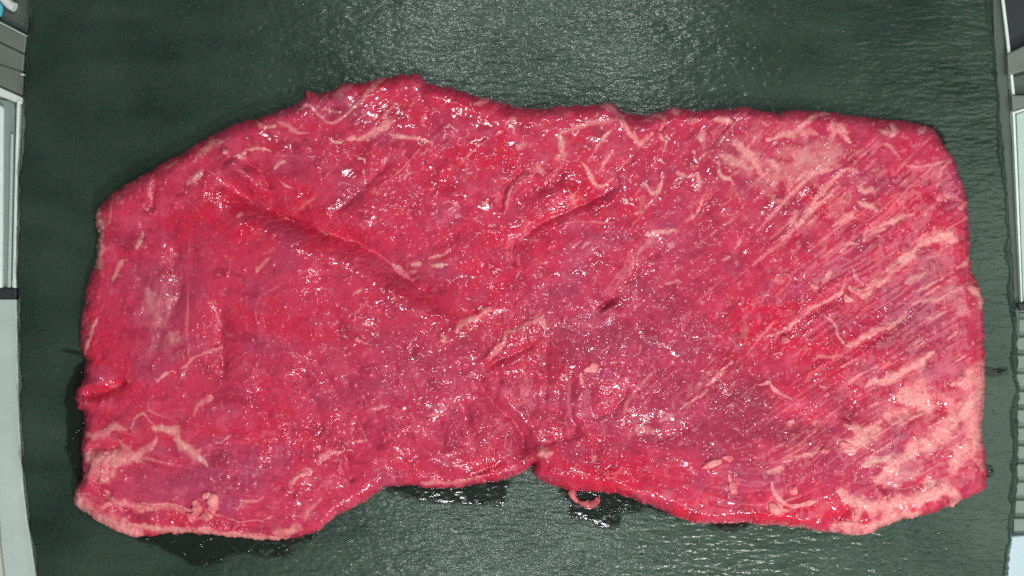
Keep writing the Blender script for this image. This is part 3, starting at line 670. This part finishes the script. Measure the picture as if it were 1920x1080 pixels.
def hz(u, v):
    return float(bil(Hmm, np.array([u], float), np.array([v], float), u1[0], v1[0], STEP)[0])

# ------------------------------------------------------------------ proud scraps of fat on the meat
def strand_geo(pts, w, seed, flat=0.32, ztop=None, lift=-0.1):
    """a soft strip following the surface: rings of 10 points"""
    p = resample(pts, 2.2); n = len(p); rs = np.random.RandomState(seed)
    s = np.linspace(0, 1, n)
    wid = w * 0.5 * S * np.clip(np.minimum(s, 1 - s) / 0.16, 0.06, 1) ** 0.5 * (1 + 0.50 * vnoise(s * 6, s * 0 + seed * .37, 140) + 0.22 * vnoise(s * 19, s * 0 + seed, 141))
    co, fa, K = [], [], 10
    tg = np.gradient(p, axis=0); tg /= np.hypot(tg[:, 0], tg[:, 1])[:, None] + 1e-9
    zz = np.array([hz(a, b_) if ztop is None else ztop[min(i, len(ztop) - 1)] for i, (a, b_) in enumerate(p)])
    if len(zz) > 6: zz = np.convolve(np.pad(zz, 2, mode='edge'), np.ones(5) / 5, 'valid')
    for i in range(n):
        c = Vector(P(p[i, 0], p[i, 1], zz[i]))
        nx, ny = -tg[i, 1], -tg[i, 0]
        for j in range(K):
            a = 2 * math.pi * j / K
            r = 1 + 0.22 * rs.uniform(-1, 1)
            co.append((c.x + nx * wid[i] * r * math.cos(a), c.y + ny * wid[i] * r * math.cos(a), c.z + wid[i] * flat * (r * math.sin(a) + lift)))
    for i in range(n - 1):
        for j in range(K):
            fa.append((i * K + j, i * K + (j + 1) % K, (i + 1) * K + (j + 1) % K, (i + 1) * K + j))
    # close the ends
    for base_i, flip in ((0, 1), ((n - 1) * K, 0)):
        r = [base_i + j for j in range(K)]
        for q in range(1, K // 2):
            a = (r[q], r[q - 1], r[-q], r[-q - 1]) if flip else (r[q - 1], r[q], r[-q - 1], r[-q])
            if len(set(a)) == 4: fa.append(a)
    return co, fa

def blob_geo(u, v, ru, rv, ang, hgt, seed, lift=0.0):
    co, fa = [], []
    A, B = 16, 6
    ca, sa = math.cos(math.radians(ang)), math.sin(math.radians(ang))
    out = 1 + 0.32 * vnoise(np.arange(A) * 0.55, np.full(A, seed * 1.7), 142) + 0.16 * np.random.RandomState(seed).uniform(-1, 1, A)
    for b_ in range(B):
        q = 1 - b_ / (B - 0.35)
        for a in range(A):
            th = 2 * math.pi * a / A
            du = ru * q ** 0.75 * out[a] * math.cos(th); dv = rv * q ** 0.75 * out[a] * math.sin(th)
            uu, vv = u + du * ca - dv * sa, v + du * sa + dv * ca
            z = hz(uu, vv) * .6 + hz(u, v) * .4
            z += hgt * 1e-3 * (math.sqrt(max(0, 1 - q * q)) * (1 + .25 * math.sin(th * 2 + seed)) + lift) - 0.25e-3 * (b_ == 0)
            co.append(P(uu, vv, z))
    for b_ in range(B - 1):
        for a in range(A):
            fa.append((b_ * A + a, b_ * A + (a + 1) % A, (b_ + 1) * A + (a + 1) % A, (b_ + 1) * A + a))
    o = (B - 1) * A
    for q in range(1, A // 2):
        fa.append((o + q - 1, o + q, o + A - q - 1, o + A - q) if q < A // 2 else None)
    fa = [f for f in fa if f and len(set(f)) == 4]
    return co, fa

def add_geo(name, geos, label):
    co, fa = [], []
    for c, f in geos:
        n = len(co); co += list(c); fa += [tuple(i + n for i in q) for q in f]
    me = bpy.data.meshes.new(name); me.from_pydata([tuple(c) for c in co], [], fa); me.validate()
    bm = bmesh.new(); bm.from_mesh(me); bmesh.ops.recalc_face_normals(bm, faces=bm.faces[:]); bm.to_mesh(me); bm.free()
    for p in me.polygons: p.use_smooth = True
    me.materials.append(FAT)
    o = bpy.data.objects.new(name, me); scene.collection.objects.link(o); o.parent = meat
    md = o.modifiers.new("soft", 'SUBSURF'); md.levels = 1; md.render_levels = 1
    if label: o["label"] = label
    return o

add_geo("fat_pellet", [blob_geo(421, 284, 8, 7, 20, 1.5, 3)], "small cream fat pellet near the upper left edge")
add_geo("fat_strand", [strand_geo([(288,708),(294,713),(302,708),(310,700),(318,697),(325,694)], 7, 5)], "short peach coloured worm shaped fat strand on the left")
add_geo("fat_knob", [strand_geo([(350,976),(364,966),(370,955),(366,943),(362,938)], 17, 7, .55, lift=.3), strand_geo([(372,972),(390,964),(400,950),(398,936),(388,928),(380,934)], 17, 8, .55, lift=.3)], "curled knob of pale fat by the lower left rim")
add_geo("fat_flake", [blob_geo(1111, 691, 15, 10, -20, .9, 11)], "square pale fat flake right of the centre")
add_geo("fat_flake", [blob_geo(1338, 870, 21, 9, -20, .9, 12)], "long pale fat flake near the lower edge")
add_geo("fat_flake", [blob_geo(1366, 859, 11, 6, 10, .7, 13)], None)
add_geo("fat_flake", [blob_geo(1375, 914, 13, 10, 80, .8, 14), strand_geo([(1366,888),(1368,898),(1372,908)], 6, 14)], None)
add_geo("fat_strand", [strand_geo([(1447,902),(1449,918),(1460,934),(1474,945),(1490,949),(1515,944),(1536,938)], 10, 15)], "hooked pale fat strand near the lower right edge")
add_geo("fat_flake", [blob_geo(1487, 919, 11, 9, 30, .9, 16)], None)
add_geo("fat_flake", [blob_geo(1590, 560, 13, 8, 35, .9, 17)], None)
add_geo("fat_pellet", [blob_geo(1471, 638, 10, 8, 0, 1.3, 18)], None)
add_geo("fat_pellet", [blob_geo(1547, 845, 9, 7, 0, 1.1, 19)], None)
add_geo("fat_strand", [strand_geo([(1420,722),(1432,720),(1442,716),(1450,728),(1465,738),(1480,745),(1486,752)], 7, 20)], "thin ragged fat strand right of the centre")
add_geo("fat_flake", [blob_geo(671, 637, 7, 6, 30, 1.0, 21), strand_geo([(675,638),(683,643),(692,645)], 4, 21)], None)
add_geo("fat_flake", [blob_geo(830, 638, 7, 5, 0, .8, 22)], None)
add_geo("fat_flake", [blob_geo(1480, 793, 8, 6, -40, .8, 23)], None)
add_geo("fat_flake", [blob_geo(1300, 226, 9, 6, 0, 1.0, 24)], None)
add_geo("fat_flake", [blob_geo(1588, 835, 17, 8, 15, 1.0, 25)], None)
add_geo("fat_flake", [blob_geo(904, 190, 14, 5, -15, .6, 26)], None)
add_geo("fat_flake", [blob_geo(1452, 952, 15, 8, 10, .9, 27)], None)
add_geo("fat_flake", [blob_geo(1527, 537, 8, 6, 20, .8, 28)], None)
add_geo("fat_strand", [strand_geo([(1592,648),(1605,643),(1620,631),(1645,619),(1668,611)], 9, 29, .3, lift=-.6)], None)
add_geo("fat_strand", [strand_geo([(1596,540),(1606,547),(1626,545),(1642,532),(1666,514),(1690,493)], 11, 30, .3, lift=-.6)], None)
add_geo("fat_strand", [strand_geo([(548,906),(553,897),(566,889),(578,883)], 9, 31, .5, lift=-.2)], None)
add_geo("fat_strand", [strand_geo([(1564,992),(1585,982),(1606,985),(1618,999),(1636,992)], 15, 32, .6, lift=-.2)], None)
add_geo("fat_strand", [strand_geo([(1600,940),(1606,955),(1604,975)], 9, 33, .6, lift=-.2)], None)
add_geo("fat_strand", [strand_geo([(1782,950),(1793,940),(1800,929)], 8, 34, .6, lift=-.1)], None)
curl = add_geo("fat_curl", [strand_geo([(1074,912),(1073,926),(1080,938),(1094,945),(1109,946),(1119,939),(1118,931)], 13, 35, .5, ztop=[.0035,.003,.0024,.002,.0018,.0016,.0014,.0013,.0012,.0012,.0012], lift=.0)], "curled pink fat tail hanging off the lower edge onto the slate")
curl.data.materials[0] = FAT_DULL

# ------------------------------------------------------------------ wet juice on the slate
def puddle(poly, label, seed, grp=None):
    p = np.array(poly, float)
    u0, v0, ua, va = p[:, 0].min() - 4, p[:, 1].min() - 4, p[:, 0].max() + 4, p[:, 1].max() + 4
    st = 2.0
    uu, vv = np.meshgrid(np.arange(u0, ua, st), np.arange(v0, va, st))
    d, _ = seg_dist(uu, vv, p, True)
    ins = np.zeros(uu.shape, bool); q = np.vstack([p, p[:1]])
    for i in range(len(p)):
        (ax, ay), (bx, by) = q[i], q[i + 1]
        if ay != by: ins ^= ((ay > vv) != (by > vv)) & (uu < (bx - ax) * (vv - ay) / (by - ay) + ax)
    sd = np.where(ins, d, -d) + 6.0 * fbm(uu / 26, vv / 16, 4, seed) + 1.0 * vnoise(uu / 4, vv / 3, seed + 4)
    I = sd > 0
    cell = I[:-1, :-1] | I[1:, :-1] | I[1:, 1:] | I[:-1, 1:]
    if cell.sum() < 3: return
    gy, gx = np.gradient(sd, st); gl = np.hypot(gx, gy) + 1e-6
    push = np.where(sd < 0, np.clip(-sd, 0, 4), 0)
    pu = uu + gx / gl * push; pv = vv + gy / gl * push
    z = np.where(sd > 0, 0.05e-3 + 0.32e-3 * (1 - np.exp(-np.clip(sd, 0, None) / 5)), -0.5e-3) + 0.05e-3 * vnoise(uu / 9, vv / 5, seed + 7)
    ix = np.arange(uu.size).reshape(uu.shape)
    f = np.stack([ix[:-1, :-1], ix[1:, :-1], ix[1:, 1:], ix[:-1, 1:]], -1)[cell]
    us = np.unique(f); rm = np.full(uu.size, -1); rm[us] = np.arange(len(us))
    co = np.stack([(pu - 960) * S, (540 - pv) * S, z], -1).reshape(-1, 3)[us]
    o = mesh_np("juice_puddle", co, rm[f], JUICE, extra={"depth": (0.80 * sstep(-0.5, 9.0, sd)).ravel()[us]})
    tag(o, label, "puddle", "wet juice patches on the slate")
puddle([(250,998),(262,1020),(300,1028),(330,1045),(352,1060),(385,1066),(420,1055),(450,1040),(490,1050),(540,1046),(565,1025),(600,1008),(612,985),(560,985),(400,985)], "broad dark wet juice patch under the lower left rim of the meat", 150)
puddle([(715,920),(760,936),(820,944),(900,952),(946,950),(952,920),(968,900),(900,890),(800,895),(730,900)], "dark juice patch left of the notch in the lower edge", 151)
puddle([(1032,900),(1052,930),(1062,950),(1068,972),(1110,980),(1138,1000),(1165,992),(1172,968),(1215,962),(1270,978),(1285,970),(1230,940),(1120,905)], "dark juice patch around the curled fat tail", 152)
puddle([(1322,975),(1330,992),(1365,1001),(1400,996),(1415,975)], "small lens shaped juice patch under the lower right edge", 153)
puddle([(158,672),(138,690),(124,722),(119,760),(122,800),(120,840),(131,880),(146,915),(170,905),(172,690)], "narrow dark juice strip along the left edge of the meat", 154)
puddle([(112,657),(135,666),(168,672),(168,660),(135,656)], "thin glinting juice streak left of the meat", 155)
puddle([(1830,685),(1868,688),(1896,682),(1893,700),(1868,708),(1830,712)], "short black juice finger crossing to the right board edge", 156)
puddle([(1835,866),(1862,870),(1870,884),(1860,898),(1835,902)], "small black juice drop by the lower right of the meat", 157)
puddle([(1650,222),(1700,224),(1745,230),(1764,243),(1780,270),(1765,282),(1740,260),(1660,240)], "wet juice rim at the upper right corner of the meat", 158)

# ------------------------------------------------------------------ fittings either side of the board
def rect(u0, v0, u1_, v1_): return [(u0, v0), (u1_, v0), (u1_, v1_), (u0, v1_)]
g = 0.0003
# left
o = prism("pale_plate", [(-40, 561), (31, 561), (33, 640), (37, 800), (44, 920), (55, 1000), (68, 1080), (84, 1200), (20, 1200), (8, 1080), (1, 1020), (-3, 960), (-8, 800), (-40, 700)], ZT + .0001, ZT + .004, PALE)
tag(o, "pale grey flat plate along the lower left of the slate", "plate")
o = prism("dark_spacer", rect(-40, 541, 31, 559.5), ZT + .0001, ZT + .0035, DARK)
tag(o, "dark bar between pale plate and white channel on the left", "spacer bar")
ch = empty("metal_channel", P(10, 360, ZT))
tag(ch, "light metal channel with a bright rim left of the slate", "channel")
def part(*a, **k):
    o = prism(*a[:5], **k); o.parent = a[5]; o.matrix_parent_inverse = a[5].matrix_basis.inverted(); return o
part("channel_floor", rect(-40, 186, 27.5, 540), ZT + .0001, ZT + .0015, MIDM, ch)
part("rim", [(31, 186), (37.5, 186), (33, 300), (31, 420), (30, 540), (22, 540), (25, 400), (28, 270)], ZT + .0016, ZT + .0050, BRIGHT, ch)
part("rib", [(19, 250), (25, 250), (20, 540), (13, 540)], ZT + .0016, ZT + .0026, PALE, ch)
part("inner_rib", [(-4, 195), (5, 200), (3, 540), (-6, 540)], ZT + .0016, ZT + .0040, BRIGHT, ch)
part("end_rail", [(-40, 146), (43, 183), (42, 196), (-40, 166)], ZT + .0016, ZT + .0046, WHITE, ch)
br = empty("stepped_bracket", P(20, 100, ZT))
tag(br, "grey stepped metal bracket at the upper left of the slate", "bracket")
part("lower_step", [(-40, 108), (45, 135), (42.5, 180), (-40, 143)], ZT + .0001, ZT + .0032, GREYM, br)
part("middle_step", [(-40, 61), (46, 102), (43, 134), (-40, 107)], ZT + .0001, ZT + .0042, GREYM, br)
part("upper_step", [(-40, 23), (50, 69), (46, 100.5), (-40, 59)], ZT + .0001, ZT + .0050, GREYM, br)
part("edge_strip", [(-40, 20), (50.5, 66.5), (50, 69.5), (-40, 23.5)], ZT + .0030, ZT + .0056, PALE, br)
part("screw", [(38, 137), (46, 139), (46, 142), (39, 141)], ZT + .0033, ZT + .0046, BRIGHT, br, bevel=.0002)
o = prism("base_panel", [(-60, -80), (70, -80), (58, 10), (51, 64), (-60, 7)], ZT + .0001, ZT + .0016, GREYD)
tag(o, "dark grey panel in the top left corner", "panel")
def tube_obj(name, pts3, r, mat):
    cu_ = bpy.data.curves.new(name, 'CURVE'); cu_.dimensions = '3D'; sp = cu_.splines.new('POLY'); sp.points.add(len(pts3) - 1)
    for q, c in zip(sp.points, pts3): q.co = (*c, 1)
    cu_.bevel_depth = r; cu_.bevel_resolution = 4; cu_.use_fill_caps = True
    ob = bpy.data.objects.new(name, cu_); scene.collection.objects.link(ob)
    dg = bpy.context.evaluated_depsgraph_get(); me_ = bpy.data.meshes.new_from_object(ob.evaluated_get(dg))
    bpy.data.objects.remove(ob)
    ob = bpy.data.objects.new(name, me_); scene.collection.objects.link(ob)
    for p in me_.polygons: p.use_smooth = True
    me_.materials.clear(); me_.materials.append(mat)
    return ob
o = tube_obj("white_tube", [P(a, b_, ZT + .0036) for a, b_ in resample([(-30, -40), (-8, -22), (8, -2), (19, 9), (28, 14)], 4)], .0019, WHITE)
tag(o, "short white curved tube in the top left corner", "tube")
o = tube_obj("blue_plug", [P(a, b_, ZT + .0034) for a, b_ in resample([(-20, 2), (-4, 10), (-1, 16), (-4, 30)], 3)], .0015, BLUE)
tag(o, "small bright blue piece at the left picture border", "plug")
# right
o = prism("side_strip", [(1846, -120), (1873, -120), (1880, 0), (1888, 110), (1895, 210), (1903, 330), (1910, 440), (1914, 566), (1912, 640), (1880, 640), (1862, 0)], ZT + .0001, ZT + .0030, GREYD)
tag(o, "grey metal strip running along the upper right board edge", "metal strip")
o = tube_obj("bright_rod", [P(a, b_, ZT + .0045) for a, b_ in [(1869, -100), (1880, 0), (1887.5, 60), (1894, 120), (1900, 178)]], .00068, BRIGHT)
tag(o, "thin bright rod beside the upper right board edge", "rod")
o = prism("dark_plate", [(1884, -120), (2010, -120), (2010, 60), (1891, 106), (1884, 0)], ZT + .0001, ZT + .0018, DARK)
tag(o, "dark plate behind the rod in the top right corner", "plate")
o = prism("crossbar", [(1889, 101), (1960, 66), (1960, 122), (1891, 141)], ZT + .0001, ZT + .0064, GREYM)
tag(o, "upper grey crossbar over the bright rod on the right", "crossbar", "crossbars at the right border")
o = prism("recess_plate", [(1897, 143), (1960, 126), (1960, 176), (1900, 178)], ZT + .0001, ZT + .0024, GREYD)
tag(o, "recessed grey plate between the two right crossbars", "plate")
o = prism("crossbar", [(1897, 178), (1960, 178), (1960, 186), (1899, 208)], ZT + .0001, ZT + .0064, GREYM)
tag(o, "lower grey crossbar above the pale tray on the right", "crossbar", "crossbars at the right border")
pn = empty("side_tray", P(1915, 390, ZT))
tag(pn, "pale tray with bright rim at the right picture border", "tray")
part("tray_floor", [(1906, 212), (1990, 186), (1990, 566), (1919, 566), (1914, 430)], ZT + .0001, ZT + .0030, PALE, pn)
part("rim", [(1899, 213), (1904, 212), (1911, 380), (1918, 566), (1915, 566), (1908, 420)], ZT + .0031, ZT + .0052, BRIGHT, pn)
part("top_rail", [(1898, 210), (1990, 180), (1990, 186), (1899, 214)], ZT + .0031, ZT + .0056, WHITE, pn)
o = prism("dark_block", [(1909, 568), (1990, 567), (1990, 584), (1917, 583), (1911, 578)], ZT + .0001, ZT + .0055, DARK)
tag(o, "small dark block under the pale tray on the right", "block")
rb = empty("ribbed_plate", P(1925, 800, ZT))
tag(rb, "ribbed grey green plate along the lower right board edge", "ribbed plate")
part("backing", [(1905, 586), (1990, 586), (1990, 1002), (1895, 1002)], ZT + .0001, ZT + .0012, simple_mat("rib_backing", (0.15, 0.20, 0.17), 0.5), rb)
vv_ = 598
for i in range(12):
    part("rib", rect(1901, vv_, 1990, vv_ + 24), ZT + .0013, ZT + .0026 + .0004 * (i % 3), RIB, rb); vv_ += 34
o = prism("bluish_plate", [(1893, 1006), (1990, 1000), (1990, 1150), (1870, 1150), (1884, 1060)], ZT + .0001, ZT + .0034, simple_mat("bluish_plate", (0.46, 0.58, 0.62), 0.4, nscale=60))
tag(o, "bluish white plate in the bottom right corner", "plate")
